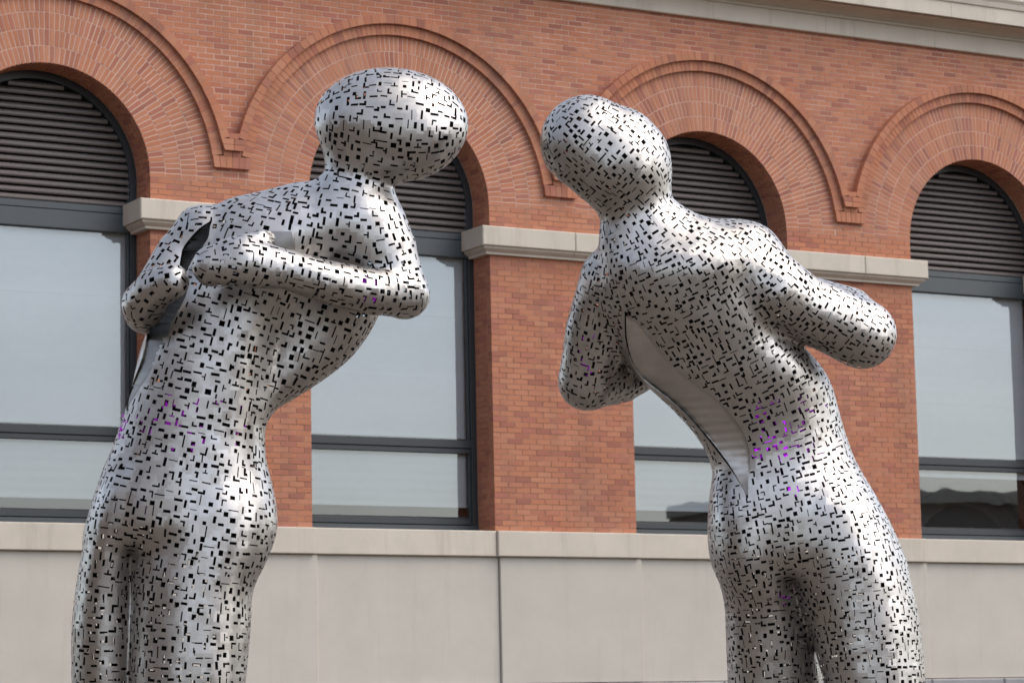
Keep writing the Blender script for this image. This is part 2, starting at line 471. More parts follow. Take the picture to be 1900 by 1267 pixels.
# cornice
cor = empty('cornice', (0, 0, 0), building)
x = XL
prof_f = [(.02, 6.775), (-.058, 6.775), (-.066, 6.785), (-.066, 7.005), (-.10, 7.012), (-.10, 7.045), (.02, 7.045)]
prof_c = [(.02, 7.047), (-.112, 7.047), (-.135, 7.062), (-.18, 7.085), (-.26, 7.102), (-.36, 7.112), (-.36, 7.128), (.02, 7.128)]
prof_k = [(.30, 7.130), (-.40, 7.130), (-.44, 7.110), (-.455, 7.115), (-.455, 7.318), (-.475, 7.330), (-.49, 7.40), (-.52, 7.445), (-.52, 7.47), (.30, 7.50)]
while x < XR:
    L = random.uniform(1.6, 2.3)
    for nm, pr in (('fascia_stone', prof_f), ('bed_mould_stone', prof_c), ('corona_stone', prof_k)):
        mb = MB(); mb.extrude_x([(y, BZ+z) for y, z in pr], x+.002, min(x+L, XR)-.002); mb.build(nm, MAT_LIME, cor)
    x += L

# body of the building behind the facade: roof, rear and side walls, rooms
mb = MB()
mb.box(XL, XR, .5, 9, BZ+7.1, BZ+7.42); mb.build('roof', MAT_CLOSE, building)
mb = MB(); mb.box(XL, XR, 8.8, 9, 0, BZ+7.1); mb.build('rear_wall', MAT_CLOSE, building)
for xx in (XL, XR-.2):
    mb = MB(); mb.box(xx, xx+.2, .5, 8.8, 0, BZ+7.1); mb.build('side_wall', MAT_CLOSE, building)
mb = MB(); mb.box(XL+.2, XR-.2, .6, 8.8, BZ-.35, BZ-.02); mb.build('room_floor', MAT_ROOM, building)
mb = MB(); mb.box(XL+.2, XR-.2, 5.0, 5.2, BZ-.02, BZ+7.1); mb.build('room_wall', MAT_ROOM, building)

# windows
YF = .42
def window(i):
    x0 = i*W; x1 = x0 + WO; cx = x0 + RI
    win = empty('arched_window', (0, 0, 0), building)
    fr = MB()
    for (a, b, c, d) in ((x0+.002, x0+.075, YF, YF+.10), (x1-.075, x1-.002, YF, YF+.10),
                         (x0+.076, x0+.098, YF+.025, YF+.10), (x1-.098, x1-.076, YF+.025, YF+.10)):
        fr.bevbox(a, b, c, d, BZ+.0, BZ+SPR, .004)
    for k in range(40):
        a0, a1 = math.pi*k/40, math.pi*(k+1)/40
        fr.wedge(cx, BZ+SPR, RI-.088, RI-.002, a0, a1, YF, YF+.10)
    fr.build('frame', MAT_FRAME, win)
    hb = MB(); hb.bevbox(x0+.077, x1-.077, YF-.012, YF+.09, BZ+3.437, BZ+3.652, .006)
    hb.bevbox(x0+.077, x1-.077, YF+.004, YF+.09, BZ+3.660, BZ+3.742, .006); hb.build('head_bar', MAT_BAR, win)
    tb = MB(); tb.bevbox(x0+.077, x1-.077, YF-.004, YF+.09, BZ+1.050, BZ+1.152, .006)
    tb.bevbox(x0+.077, x1-.077, YF+.010, YF+.09, BZ+.985, BZ+1.046, .005); tb.build('transom', MAT_FRAME, win)
    br = MB(); br.bevbox(x0+.099, x1-.099, YF+.012, YF+.09, BZ+.100, BZ+.180, .006); br.bevbox(x0+.099, x1-.099, YF+.030, YF+.09, BZ+.182, BZ+.198, .003)
    br.build('bottom_rail', MAT_FRAME, win)
    sp = MB(); sp.extrude_x([(YF+.10, BZ+.0), (YF-.05, BZ+.0), (YF-.05, BZ+.035), (YF-.01, BZ+.05), (YF-.01, BZ+.090), (YF+.10, BZ+.098)], x0+.003, x1-.003)
    sp.build('sill_flashing', MAT_BAR, win)
    for (za, zb) in ((1.152, 3.437), (.198, .985)):
        g = MB(); g.add([(x0+.09, YF+.055, BZ+za), (x1-.09, YF+.055, BZ+za), (x1-.09, YF+.055, BZ+zb), (x0+.09, YF+.055, BZ+zb)], [(0, 1, 2, 3)])
        g.build('pane', MAT_GLASS, win, fix=False)
    low = {-1: .345, 0: .345, 1: .365, 2: .915}.get(i, .5)
    for (za, zb) in ((1.20, 3.55), (low, 1.10)) if i != 2 else ((1.20, 3.55), (low, 1.10)):
        bl = MB(); nz = 24; vv = []; ff = []
        for k in range(nz+1):                       # cloth with slight horizontal waves
            z = za + (zb-za)*k/nz; y = YF + .13 + .0025*math.sin(k*1.7+i) + .0015*math.sin(k*.55)
            vv += [(x0+.085, y, BZ+z), (x1-.085, y, BZ+z)]
        ff = [(2*k, 2*k+1, 2*k+3, 2*k+2) for k in range(nz)]
        bl.add(vv, ff, .5); bl.box(x0+.085, x1-.085, YF+.118, YF+.142, BZ+za-.022, BZ+za+.002, .5)
        if zb > 2:
            for zs in (1.93, 2.70): bl.box(x0+.085, x1-.085, YF+.1235, YF+.140, BZ+zs-.005, BZ+zs+.005, .5)
        bl.build('blind', MAT_BLIND, win, fix=False)
    # louvre slats in the arch head
    ri = RI - .088
    z = 3.775
    while z < SPR + ri - .03:
        h = ri if z < SPR else math.sqrt(max(ri*ri - (z+.03-SPR)**2, 0))
        if h > .12:
            mb = MB()
            pr = [(YF+.030, z-.026), (YF+.018, z-.010), (YF+.018, z+.010), (YF+.032, z+.028), (YF+.095, z+.060), (YF+.100, z+.048), (YF+.045, z+.010), (YF+.045, z-.020)]
            mb.extrude_x([(y, BZ+zz) for y, zz in pr], cx-h-.01, cx+h+.01)
            mb.build('louvre_slat', MAT_SLAT, win)
        z += .0885
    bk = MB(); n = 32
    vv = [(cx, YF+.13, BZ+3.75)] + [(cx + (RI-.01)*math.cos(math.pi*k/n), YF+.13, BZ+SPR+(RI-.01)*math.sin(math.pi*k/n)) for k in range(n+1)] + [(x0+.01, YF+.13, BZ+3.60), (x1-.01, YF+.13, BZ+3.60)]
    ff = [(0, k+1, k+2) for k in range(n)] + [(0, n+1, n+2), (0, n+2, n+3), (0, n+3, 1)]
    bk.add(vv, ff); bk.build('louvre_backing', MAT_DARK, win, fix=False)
for i in BAYS: window(i)
# added rings that stand in for an arch reflected in the right-hand window
mb = MB()
for k in range(24):
    a0, a1 = math.pi*k/24, math.pi*(k+1)/24; mb.wedge(2*W+3.1, BZ-.2, .95, 1.25, a0, a1, 3.0, 3.6); mb.wedge(2*W+3.1, BZ-.2, 1.3, 1.7, a0, a1, 2.9, 3.6)
mb.build('arch_reflection', plain_material('arch_reflection_grey', (.5, .46, .42), .8), building)

# ------------------------------------------------------------------ plain unseen buildings, added for the steel and the glass to mirror
def wing(label, org, ang, length, height, depth, mat):
    root = empty('unseen_building', org); root.rotation_euler = (0, 0, RAD(ang)); tag(root, label, 'building')
    wl = MB(); wl.box(0, length, 0, depth, 0, height); wl.build('wall', mat, root)
    cr = MB(); cr.box(-.2, length+.2, -.35, depth, height+.004, height+.5); cr.build('cornice', MAT_LIME, root)
    n = int(length//3.6)
    pane = None
    for k in range(n):
        for fl in range(int(height//3.4)):
            x, z = 1.2 + k*3.6, 1.0 + fl*3.4
            m_ = MB(); m_.box(x-.12, x+1.6+.12, -.06, .02, z-.16, z-.004); m_.build('window_sill', MAT_LIME, root)
            m_ = MB(); m_.bevbox(x, x+1.6, -.03, .02, z, z+2.1, .02); m_.build('window', MAT_FRAME, root)
wing('brown brick wing at the left of the court, unseen, added for the steel figures to mirror', (-27.0, -31.0, 0), 90, 29.5, 11.0, 8.0, plain_material('brown_masonry', (.145, .108, .080), .9))
wing('dark brick block on the near side of the court, unseen, added for the steel figures to mirror', (12.0, -54.0, 0), 180, 22.0, 10.5, 9.0, plain_material('dark_brick_masonry', (.12, .085, .065), .9))
wing('low taupe building across the court, unseen, added for the window glass to mirror', (78.0, -52.0, 0), 180, 33.0, 9.5, 9.0, plain_material('taupe_masonry', (.30, .25, .21), .9))
# ------------------------------------------------------------------ shapes of the figures as distance fields
def smin(a,b,k):
    h=np.clip(.5+.5*(b-a)/k,0,1); return b+(a-b)*h-k*h*(1-h)
def smax(a,b,k): return -smin(-a,-b,k)
def chain(G,pts):
    """round cone chain; pts (u,v,w,r)"""
    U,V,Wd=G; out=None
    for a,b in zip(pts[:-1],pts[1:]):
        d=np.array(b[:3],float)-np.array(a[:3],float); L=max((d*d).sum(),1e-6)
        h=np.clip(((U-a[0])*d[0]+(V-a[1])*d[1]+(Wd-a[2])*d[2])/L,0,1)
        q=np.sqrt((U-a[0]-h*d[0])**2+(V-a[1]-h*d[1])**2+(Wd-a[2]-h*d[2])**2)-(a[3]+h*(b[3]-a[3]))
        out=q if out is None else np.minimum(out,q)
    return out
def ell(G,c,r,ang=0.0):
    U,V,Wd=G; ca,sa=np.cos(np.radians(ang)),np.sin(np.radians(ang))
    x=U-c[0];y=V-c[1];z=Wd-c[2]
    x,y=ca*x+sa*y,-sa*x+ca*y
    k0=np.sqrt((x/r[0])**2+(y/r[1])**2+(z/r[2])**2); k1=np.sqrt((x/r[0]**2)**2+(y/r[1]**2)**2+(z/r[2]**2)**2)+1e-9
    return k0*(k0-1)/k1
def loft(G,st,n=2.0):
    """st rows: v, left, right, wc, wr"""
    U,V,Wd=G; st=np.array(st,float); v=V[0,:,0]
    from_ = [np.interp(v,st[:,0],st[:,i]) for i in range(1,5)]
    ker=np.ones(9)/9
    def sm(a):
        p=np.pad(a,4,mode='edge'); return np.convolve(p,ker,'valid')
    L,R,wc,wr=[sm(a)[None,:,None] for a in from_]
    cu=(L+R)/2; au=(R-L)/2
    k=(np.abs((U-cu)/au)**n+np.abs((Wd-wc)/wr)**n)**(1/n)
    d=(k-1)*np.minimum(au,wr)
    cap=np.maximum(st[0,0]-V,V-st[-1,0])
    return smax(d,cap,40)
def nets(F,org,h):
    """naive surface nets -> verts, quads"""
    s=F<0
    nx,ny,nz=F.shape
    acc=np.zeros((nx-1,ny-1,nz-1,3),np.float32); cnt=np.zeros((nx-1,ny-1,nz-1),np.float32)
    off=[(i,j,k) for i in(0,1) for j in(0,1) for k in(0,1)]
    def sl(o,n): return slice(o,n-1+o)
    for a in range(8):
        for b in range(a+1,8):
            A,B=off[a],off[b]
            if sum(abs(A[i]-B[i]) for i in range(3))!=1: continue
            fa=F[sl(A[0],nx),sl(A[1],ny),sl(A[2],nz)]; fb=F[sl(B[0],nx),sl(B[1],ny),sl(B[2],nz)]
            m=(fa<0)!=(fb<0)
            t=np.where(m,fa/np.where(m,fa-fb,1),0)
            for i in range(3):
                acc[...,i]+=np.where(m,A[i]+t*(B[i]-A[i]),0)
            cnt+=m
    idx=-np.ones(cnt.shape,np.int64); mm=cnt>0; idx[mm]=np.arange(mm.sum())
    c=np.argwhere(mm); V=(acc[mm]/cnt[mm][:,None]+c)*h+np.array(org)
    Q=[]
    for ax in range(3):
        o1,o2=[(1,2),(2,0),(0,1)][ax]
        sa=[slice(1,-1)]*3; sb=[slice(1,-1)]*3; sa[ax]=slice(0,-1); sb[ax]=slice(1,None)
        A=s[tuple(sa)];B=s[tuple(sb)]
        for flip in (0,1):
            m=(A&~B) if flip==0 else (~A&B)
            p=np.argwhere(m); 
            if len(p)==0: continue
            p=p.copy(); p[:,o1]+=1; p[:,o2]+=1
            def cell(d1,d2):
                q=p.copy(); q[:,o1]+=d1; q[:,o2]+=d2; return idx[q[:,0],q[:,1],q[:,2]]
            q=[cell(-1,-1),cell(0,-1),cell(0,0),cell(-1,0)]
            if flip: q=q[::-1]
            Q.append(np.stack(q,1))
    return V,np.concatenate(Q)
def grid(lo,hi,h):
    ax=[np.arange(lo[i],hi[i]+h,h,dtype=np.float32) for i in range(3)]
    return (ax[0][:,None,None],ax[1][None,:,None],ax[2][None,None,:])
def fig1_core(G):
    # back and waist, then the chest turned away to the right
    d=loft(G,[(395,400,640,-10,90),(430,370,640,-14,110),(480,340,610,-22,116),(560,292,548,-16,122),(600,278,530,-10,124),(640,262,516,-4,124),(680,252,506,4,121),(720,244,499,10,118),(760,232,495,14,117),(800,218,491,16,118),(850,201,493,16,124),(900,183,503,16,132),(950,167,512,14,138),(990,157,510,10,138),(1020,152,500,0,124)],2.15)
    c=loft(G,[(400,430,735,-45,95),(480,440,738,-60,110),(560,450,712,-70,118),(600,450,697,-72,116),(640,445,672,-70,112),(680,435,636,-65,106),(720,425,576,-60,98),(760,420,515,-50,86)],2.2)
    d=smin(d,c,44)
    d=smin(d,chain(G,[(455,425,-16,62),(560,408,-12,72),(660,418,-4,74)]),40)
    d=smin(d,chain(G,[(640,400,0,64),(658,330,0,57),(668,270,-5,58)]),36)
    d=smin(d,smin(ell(G,(726,226,-5),(143,101,104),4),ell(G,(752,258,-2),(96,76,86),-8),20),34)
    r=loft(G,[(860,290,490,12,90),(920,262,506,27,118),(960,252,513,32,124),(1000,247,509,34,124),(1040,244,497,42,120),(1070,244,478,48,116),(1095,246,467,54,114),(1160,244,466,62,110),(1267,242,456,76,104),(1420,250,436,78,88),(1540,268,428,66,78),(1660,268,432,36,78),(1800,292,412,0,60),(1990,305,398,-10,48)],2.1)
    l=loft(G,[(840,205,330,12,70),(900,185,262,16,92),(950,168,256,18,98),(1000,157,250,14,98),(1040,148,249,10,96),(1095,139,248,4,95),(1160,132,252,2,94),(1267,132,252,2,92),(1420,145,256,0,78),(1540,158,250,-6,72),(1660,158,254,-30,74),(1800,178,252,-44,58),(1990,186,262,-46,46)],2.1)
    d=smin(d,smin(r,l,np.interp(G[1],[960,1060],[40,7])),16)
    for (x,w) in ((352,-20),(225,-56)):
        d=smin(d,chain(G,[(x,2010,w+25,46),(x+60,2037,w-60,36),(x+85,2042,w-110,28)]),24)
    return d
def fig1(G):
    d=fig1_core(G)
    d=smin(d,chain(G,[(672,416,0,75),(709,466,14,65),(750,544,38,45)]),34)
    d=smin(d,chain(G,[(752,545,40,43),(690,540,95,43),(600,520,140,40),(530,498,160,37),(450,486,170,48),(395,492,172,39)]),12)
    d=smin(d,chain(G,[(440,478,165,44),(484,444,150,20)]),12)
    d=smin(d,chain(G,[(375,445,-10,66),(335,470,0,46),(275,560,40,40)]),16)
    d=smin(d,chain(G,[(272,575,40,44),(266,562,90,41),(285,537,125,38),(318,521,150,34)]),8)
    return d
def fig2(G):
    d=loft(G,[(415,1150,1400,100,60),(450,1125,1425,118,96),(480,1112,1418,116,122),(540,1095,1424,88,136),(600,1120,1442,58,142),(640,1140,1492,34,138),(665,1153,1516,24,142),(700,1182,1541,10,138),(740,1230,1552,-2,130),(780,1270,1562,-12,124),(820,1303,1575,-15,118),(860,1322,1590,-14,118),(900,1323,1612,-4,122),(950,1317,1640,0,128),(1000,1315,1664,2,126),(1040,1322,1679,0,122),(1070,1334,1689,-4,104)],2.15)
    d=smin(d,chain(G,[(1180,445,128,60),(1290,475,120,68),(1385,492,72,76)]),36)
    d=smin(d,chain(G,[(1230,450,108,66),(1190,395,120,61),(1176,340,126,62)]),50)
    d=smin(d,chain(G,[(1090,262,142,88),(1138,290,136,97),(1150,300,132,95)]),30)
    d=smin(d,ell(G,(1325,560,92),(108,86,88),20),40)
    r=loft(G,[(860,1500,1585,0,70),(930,1474,1628,16,108),(1000,1464,1663,22,120),(1060,1468,1686,26,116),(1110,1480,1699,30,110),(1160,1499,1709,34,106),(1267,1530,1718,40,100),(1420,1558,1716,40,86),(1540,1574,1718,34,76),(1660,1572,1728,8,78),(1800,1592,1710,-8,60),(1990,1603,1697,-14,48)],2.1)
    l=loft(G,[(880,1325,1440,10,70),(960,1318,1462,14,104),(1040,1322,1470,10,110),(1080,1335,1474,2,106),(1110,1344,1484,-14,100),(1135,1345,1498,-22,98),(1160,1346,1506,-28,97),(1267,1350,1526,-44,94),(1420,1362,1516,-46,80),(1540,1368,1510,-44,74),(1660,1366,1516,-40,76),(1800,1388,1502,-50,60),(1990,1398,1492,-52,47)],2.1)
    d=smin(d,smin(r,l,np.interp(G[1],[1010,1110],[40,5])),18)
    for (x,w) in ((1650,-25),(1445,-58)):
        d=smin(d,chain(G,[(x,2010,w-25,46),(x-40,2035,w+60,36),(x-55,2041,w+110,28)]),24)
    d=smin(d,chain(G,[(1372,488,112,76),(1436,534,124,67),(1488,566,104,59),(1598,618,54,64)]),22)
    d=smin(d,chain(G,[(1602,618,50,60),(1578,574,-50,43),(1500,552,-140,42),(1400,610,-170,36)]),8)
    d=smin(d,chain(G,[(1140,520,80,66),(1105,610,40,56),(1088,705,-5,52)]),22)
    d=smin(d,chain(G,[(1092,705,-5,52),(1150,700,-70,46),(1230,660,-130,40),(1330,640,-165,36)]),12)
    return d
# ------------------------------------------------------------------ the two perforated steel figures
def steel_material(name, rough=0.33, dark=1.0, plate=True):
    m, t, b = node_mat(name)
    tc = nd(t, 'ShaderNodeTexCoord'); pos = tc.outputs['Object']
    n1 = noise(t, pos, 7, 5, 0.6); n2 = noise(t, mapping(t, pos, (1, 1, 6)), 60, 3, 0.6); n3 = noise(t, pos, 1.6, 4, 0.6)
    at = nd(t, 'ShaderNodeAttribute'); at.attribute_name = 'tone'
    c = mixc(t, ramp(t, [(0.3, (0, 0, 0)), (0.75, (1, 1, 1))], n1).outputs[0], tuple(dark*x for x in (.67, .645, .62)), tuple(dark*x for x in (.51, .485, .46)))
    c = mixc(t, math_n(t, 'MULTIPLY', at.outputs['Fac'], 0.35), c, tuple(dark*x for x in (.40, .375, .35)))
    c = mixc(t, ramp(t, [(0.42, (0, 0, 0)), (0.66, (1, 1, 1))], n3).outputs[0], c, mixc(t, 0.55, c, tuple(dark*x for x in (.36, .32, .275))))   # broad patches, darker and warmer
    if not plate: c = mixc(t, math_n(t, 'MULTIPLY', noise(t, mapping(t, pos, (2, 2, 9)), 11, 5, .7), 0.35), c, tuple(dark*x for x in (.26, .25, .235)))
    t.links.new(c, b.inputs['Base Color']); b.inputs['Metallic'].default_value = 1.0
    r = math_n(t, 'ADD', math_n(t, 'MULTIPLY', n1, 0.18), rough - 0.06)
    r = math_n(t, 'ADD', r, math_n(t, 'MULTIPLY', at.outputs['Fac'], 0.09))
    t.links.new(r, b.inputs['Roughness'])
    h = math_n(t, 'ADD', math_n(t, 'MULTIPLY', n1, 1.0), math_n(t, 'MULTIPLY', n2, 0.10))
    bump(t, b, h, 0.06, 0.008)
    return m
MAT_STEEL = steel_material('welded_stainless_steel')
MAT_PLATE = steel_material('plain_steel_sheet', 0.48, 1.35, False)
MAT_SHEET = steel_material('dark_steel_sheet', 0.40, 0.55, False)
MAT_INNER = plain_material('shaded_steel_inside', (.016, .015, .016), 0.75, 0.0, 0.2, 0.2)  # near-black: the shade of the hollow inside is put into the colour
def emit_material(name, col, s):
    m, t, b = node_mat(name)
    b.inputs['Base Color'].default_value = (*col, 1); b.inputs['Emission Color'].default_value = (*col, 1); b.inputs['Emission Strength'].default_value = s
    return m
MAT_LED = emit_material('purple_led', (.33, .01, .58), 0.95)
MAT_LED_DIM = emit_material('dim_purple_led', (.12, .004, .17), 0.7)

DFIG = 12.0; SHEAR = math.sin(PITCH)/math.cos(PITCH)
def px2w(P):
    """figure space (picture-sized units, third axis towards the viewer) to metres on the ground"""
    P = np.asarray(P, float); w = P[..., 2] + SHEAR*(P[..., 1]-1100)
    dd = DFIG*(1 - w/FPX)
    return CAM + (((P[..., 0]-950)/FPX*dd)[..., None]*AX_R - ((P[..., 1]-633.5)/FPX*dd)[..., None]*AX_U + dd[..., None]*AX_F)

class Vol:
    def __init__(s, F, lo, h): s.F = F; s.lo = np.array(lo, float); s.h = h
    def at(s, P):
        q = (np.asarray(P, float) - s.lo)/s.h
        q = np.clip(q, 0, np.array(s.F.shape) - 1.001); i = q.astype(int); f = q - i; o = 0
        for a in (0, 1):
            for b in (0, 1):
                for c in (0, 1):
                    wt = (f[:, 0] if a else 1-f[:, 0])*(f[:, 1] if b else 1-f[:, 1])*(f[:, 2] if c else 1-f[:, 2])
                    o = o + wt*s.F[i[:, 0]+a, i[:, 1]+b, i[:, 2]+c]
        return o
    def grad(s, P, e=7.0):
        P = np.asarray(P, float)
        g = np.stack([s.at(P + np.eye(3)[k]*e) - s.at(P - np.eye(3)[k]*e) for k in range(3)], 1)
        return g/(np.linalg.norm(g, axis=1, keepdims=True)+1e-9)
    def front(s, u, v):
        """nearest surface towards the viewer at (u, v)"""
        w = s.lo[2] + s.h*np.arange(s.F.shape[2])[::-1]
        d = s.at(np.stack([np.full_like(w, u), np.full_like(w, v), w], 1))
        k = np.argmax(d < 0)
        if d[k] >= 0 or k == 0: return None
        return w[k-1] + (w[k]-w[k-1])*d[k-1]/(d[k-1]-d[k])

def clip_half(poly, f, val):
    """part of a polygon where f >= val, and the part where it is less"""
    ins, out = [], []
    n = len(poly); d = [f(p) - val for p in poly]
    for i in range(n):
        a, b = poly[i], poly[(i+1) % n]; da, db = d[i], d[(i+1) % n]
        (ins if da >= 0 else out).append(a)
        if (da >= 0) != (db >= 0):
            t = da/(da-db); c = (a[0]+(b[0]-a[0])*t, a[1]+(b[1]-a[1])*t, a[2]+(b[2]-a[2])*t)
            ins.append(c); out.append(c)
    return (ins if len(ins) > 2 else None), (out if len(out) > 2 else None)
def cut_rect(polys, p, tx, ty, r):
    res = []
    x0, x1, y0, y1 = r
    fx = lambda q: (q[0]-p[0])*tx[0] + (q[1]-p[1])*tx[1] + (q[2]-p[2])*tx[2]
    fy = lambda q: (q[0]-p[0])*ty[0] + (q[1]-p[1])*ty[1] + (q[2]-p[2])*ty[2]
    gx = lambda q: -fx(q); gy = lambda q: -fy(q)
    for poly in polys:
        xs = [fx(q) for q in poly]; ys = [fy(q) for q in poly]
        if max(xs) <= x0 or min(xs) >= x1 or max(ys) <= y0 or min(ys) >= y1: res.append(poly); continue
        cur = poly
        for f, val in ((fx, x0), (gx, -x1), (fy, y0), (gy, -y1)):
            cur, out = clip_half(cur, f, val)
            if out: res.append(out)
            if not cur: break
    return res

def make_figure(fn, core, lo, hi, bones, space, scale, cracks, bare, seed, h=6.5):
    rg = np.random.default_rng(seed)
    G = grid(lo, hi, h); vol = Vol(fn(G), lo, h); vc = Vol(core(G), lo, h)
    V, Q = nets(vol.F, lo, h)
    for _ in range(2):                              # settle the vertices on the surface
        g = vol.grad(V, 4.0); V = V - g*vol.at(V)[:, None]*.8
    N = vol.grad(V)
    cen = V[Q].mean(1); fn_ = N[Q].mean(1)
    d1 = V[Q[:, 2]]-V[Q[:, 0]]; d2 = V[Q[:, 3]]-V[Q[:, 1]]; area = np.linalg.norm(np.cross(d1, d2), axis=1)/2
    # spots for the openings: random, but kept apart
    tot = area.sum(); n_try = int(tot/space**2*5)
    fi = rg.choice(len(Q), n_try, p=area/tot); P = cen[fi] + rg.uniform(-.5, .5, (n_try, 1))*d1[fi]*.6 + rg.uniform(-.5, .5, (n_try, 1))*d2[fi]*.6
    cell = {}; keep = []
    for j in range(n_try):
        p = P[j]; key = (int(p[0]//space), int(p[1]//space), int(p[2]//space)); ok = True
        for a in (-1, 0, 1):
            for b in (-1, 0, 1):
                for c in (-1, 0, 1):
                    for q in cell.get((key[0]+a, key[1]+b, key[2]+c), ()):
                        if (p[0]-q[0])**2 + (p[1]-q[1])**2 + (p[2]-q[2])**2 < space*space: ok = False
        if ok: cell.setdefault(key, []).append(p); keep.append(j)
    P = P[keep]; g = vol.grad(P)
    # direction of the plates: along the nearest limb
    e1 = np.cross(g, np.array([.37, .21, .9])); e1 /= np.linalg.norm(e1, axis=1, keepdims=True); e2 = np.cross(g, e1)
    Z = np.zeros(len(P), complex)                   # rows of pieces look the same every quarter turn
    for (a, b, rb) in bones:
        a = np.array(a, float); b = np.array(b, float); d = b-a; L = d@d
        tt = np.clip(((P-a)@d)/L, 0, 1); dist = np.linalg.norm(P - a - tt[:, None]*d, axis=1)
        q = ((e1@d) + 1j*(e2@d))/math.sqrt(L)
        Z += np.abs(q)*np.exp(4j*np.angle(q))/(dist/rb+.3)**7
    th = np.angle(Z)/4 + rg.normal(0, .035, len(P))
    T = np.cos(th)[:, None]*e1 + np.sin(th)[:, None]*e2
    B = np.cross(g, T)
    def in_crack(u, v, pad):
        for c in cracks:
            if c['v'][0] < v < c['v'][-1]:
                if np.interp(v, c['v'], c['l'])-pad < u < np.interp(v, c['v'], c['r'])+pad: return c
        return None
    kd = kdtree.KDTree(len(cen))
    for j, c in enumerate(cen): kd.insert(c, j)
    kd.balance()
    pieces = {}
    def get(j): return pieces.get(j) or [[tuple(V[q]) for q in Q[j]]]
    # openings of the cracks
    tv = vol.at  # noqa
    for j in range(len(Q)):
        c = cen[j]
        for ck in cracks:
            if ck['v'][0]-8 < c[1] < ck['v'][-1]+8 and fn_[j, 2] > -.35 and ck['w0'] < c[2] < ck['w1']:
                l = np.interp(c[1], ck['v'], ck['l']); r = np.interp(c[1], ck['v'], ck['r'])
                if not (l-10 < c[0] < r+10): continue
                gl = lambda q: q[0] - float(np.interp(q[1], ck['v'], ck['l'])); gr = lambda q: float(np.interp(q[1], ck['v'], ck['r'])) - q[0]
                out = []
                for poly in get(j):
                    i1, o1 = clip_half(poly, gl, 0.0)
                    if o1: out.append(o1)
                    if i1:
                        i2, o2 = clip_half(i1, gr, 0.0)
                        if o2: out.append(o2)
                pieces[j] = out if out else [[]]
    ends = []
    for j in range(len(P)):
        p, n, t, b = P[j], g[j], T[j], B[j]
        ck = in_crack(p[0], p[1], 6)
        if ck and n[2] > 0 and p[2] < ck['w1']: continue
        if any(x0 < p[0] < x1 and y0 < p[1] < y1 and w0 < p[2] < w1 for (x0, x1, y0, y1, w0, w1) in bare): continue
        if rg.random() < .5: t, b = b, -t
        s = scale*rg.uniform(.85, 1.15); k = rg.random()
        if k < .40:
            a, c = rg.uniform(4.4, 7.8)*s, rg.uniform(1.6, 2.7)*s; R = [(-a, a, -c, c)]
        elif k < .62:
            a, c = rg.uniform(3.4, 5.0)*s, rg.uniform(3.0, 4.4)*s; R = [(-a, a, -c, c)]
        elif k < .84:
            a, c, wd = rg.uniform(9, 14)*s, rg.uniform(7, 11)*s, rg.uniform(2.6, 4.6)*s
            sx = 1 if rg.random() < .5 else -1
            R = [(-a/2, a/2, -wd/2, wd/2), ((a/2-wd, a/2) if sx > 0 else (-a/2, -a/2+wd)) + (wd/2, wd/2+c-wd)]
        elif k < .94:
            a, c = rg.uniform(6, 10)*s, rg.uniform(.8, 1.3)*s; R = [(-a, a, -c, c)]
        else:
            a, c, wd = rg.uniform(10, 14)*s, rg.uniform(6, 8)*s, rg.uniform(2.4, 3.6)*s
            R = [(-a/2, a/2, -wd/2, wd/2), (-wd/2, wd/2, wd/2, c)]
        rad = max(max(abs(x) for x in r) for r in R)*1.35 + h*1.1
        tt, bb, pp = tuple(t), tuple(b), tuple(p)
        for (co, idx, dist) in kd.find_range(p, rad):
            if fn_[idx]@n < .35: continue
            pl = get(idx)
            for r in R: pl = cut_rect(pl, pp, tt, bb, r) if pl and pl[0] else pl
            pieces[idx] = pl if pl else [[]]
    # assemble
    kp = kdtree.KDTree(len(P))
    for j, p in enumerate(P): kp.insert(p, j)
    kp.balance(); plate = rg.random(len(P))
    allp = []; ptone = []
    for j in range(len(Q)):
        best = None
        for (co, idx, dist) in kp.find_n(cen[j], 5):    # the sheet piece this bit of skin belongs to: squarish cells
            dv = cen[j]-P[idx]; m_ = max(abs(dv@T[idx]), abs(dv@B[idx]), 1.2*abs(dv@g[idx]))
            if best is None or m_ < best[0]: best = (m_, idx)
        for poly in get(j):
            if len(poly) > 2: allp.append(poly); ptone.append(best[1])
    cnt = np.array([len(p) for p in allp]); flat = np.array([q for p in allp for q in p])
    key = np.round(flat*50).astype(np.int64); _, first, inv = np.unique(key, axis=0, return_index=True, return_inverse=True)
    inv = inv.reshape(-1); uv = flat[first]; st = np.concatenate([[0], np.cumsum(cnt)[:-1]])
    faces = [tuple(inv[s:s+c]) for s, c in zip(st, cnt)]
    good = [k for k, f in enumerate(faces) if len(set(f)) == len(f)]
    faces = [faces[k] for k in good]; ptone = np.array(ptone)[good]
    gn = vol.grad(uv)
    return vol, vc, uv, faces, gn, ptone, plate, P, g
def world_normals(P, gn):
    e = 1.0
    # a normal is carried by the tangent plane: take two tangents through the mapping
    a = np.cross(gn, np.array([0.31, 0.52, 0.79])); a /= np.linalg.norm(a, axis=1, keepdims=True)
    b = np.cross(gn, a)
    A = px2w(P + a*e) - px2w(P - a*e); Bv = px2w(P + b*e) - px2w(P - b*e)
    n = np.cross(A, Bv); n /= np.linalg.norm(n, axis=1, keepdims=True)
    out = px2w(P + gn*e) - px2w(P)
    n[(n*out).sum(1) < 0] *= -1
    return n
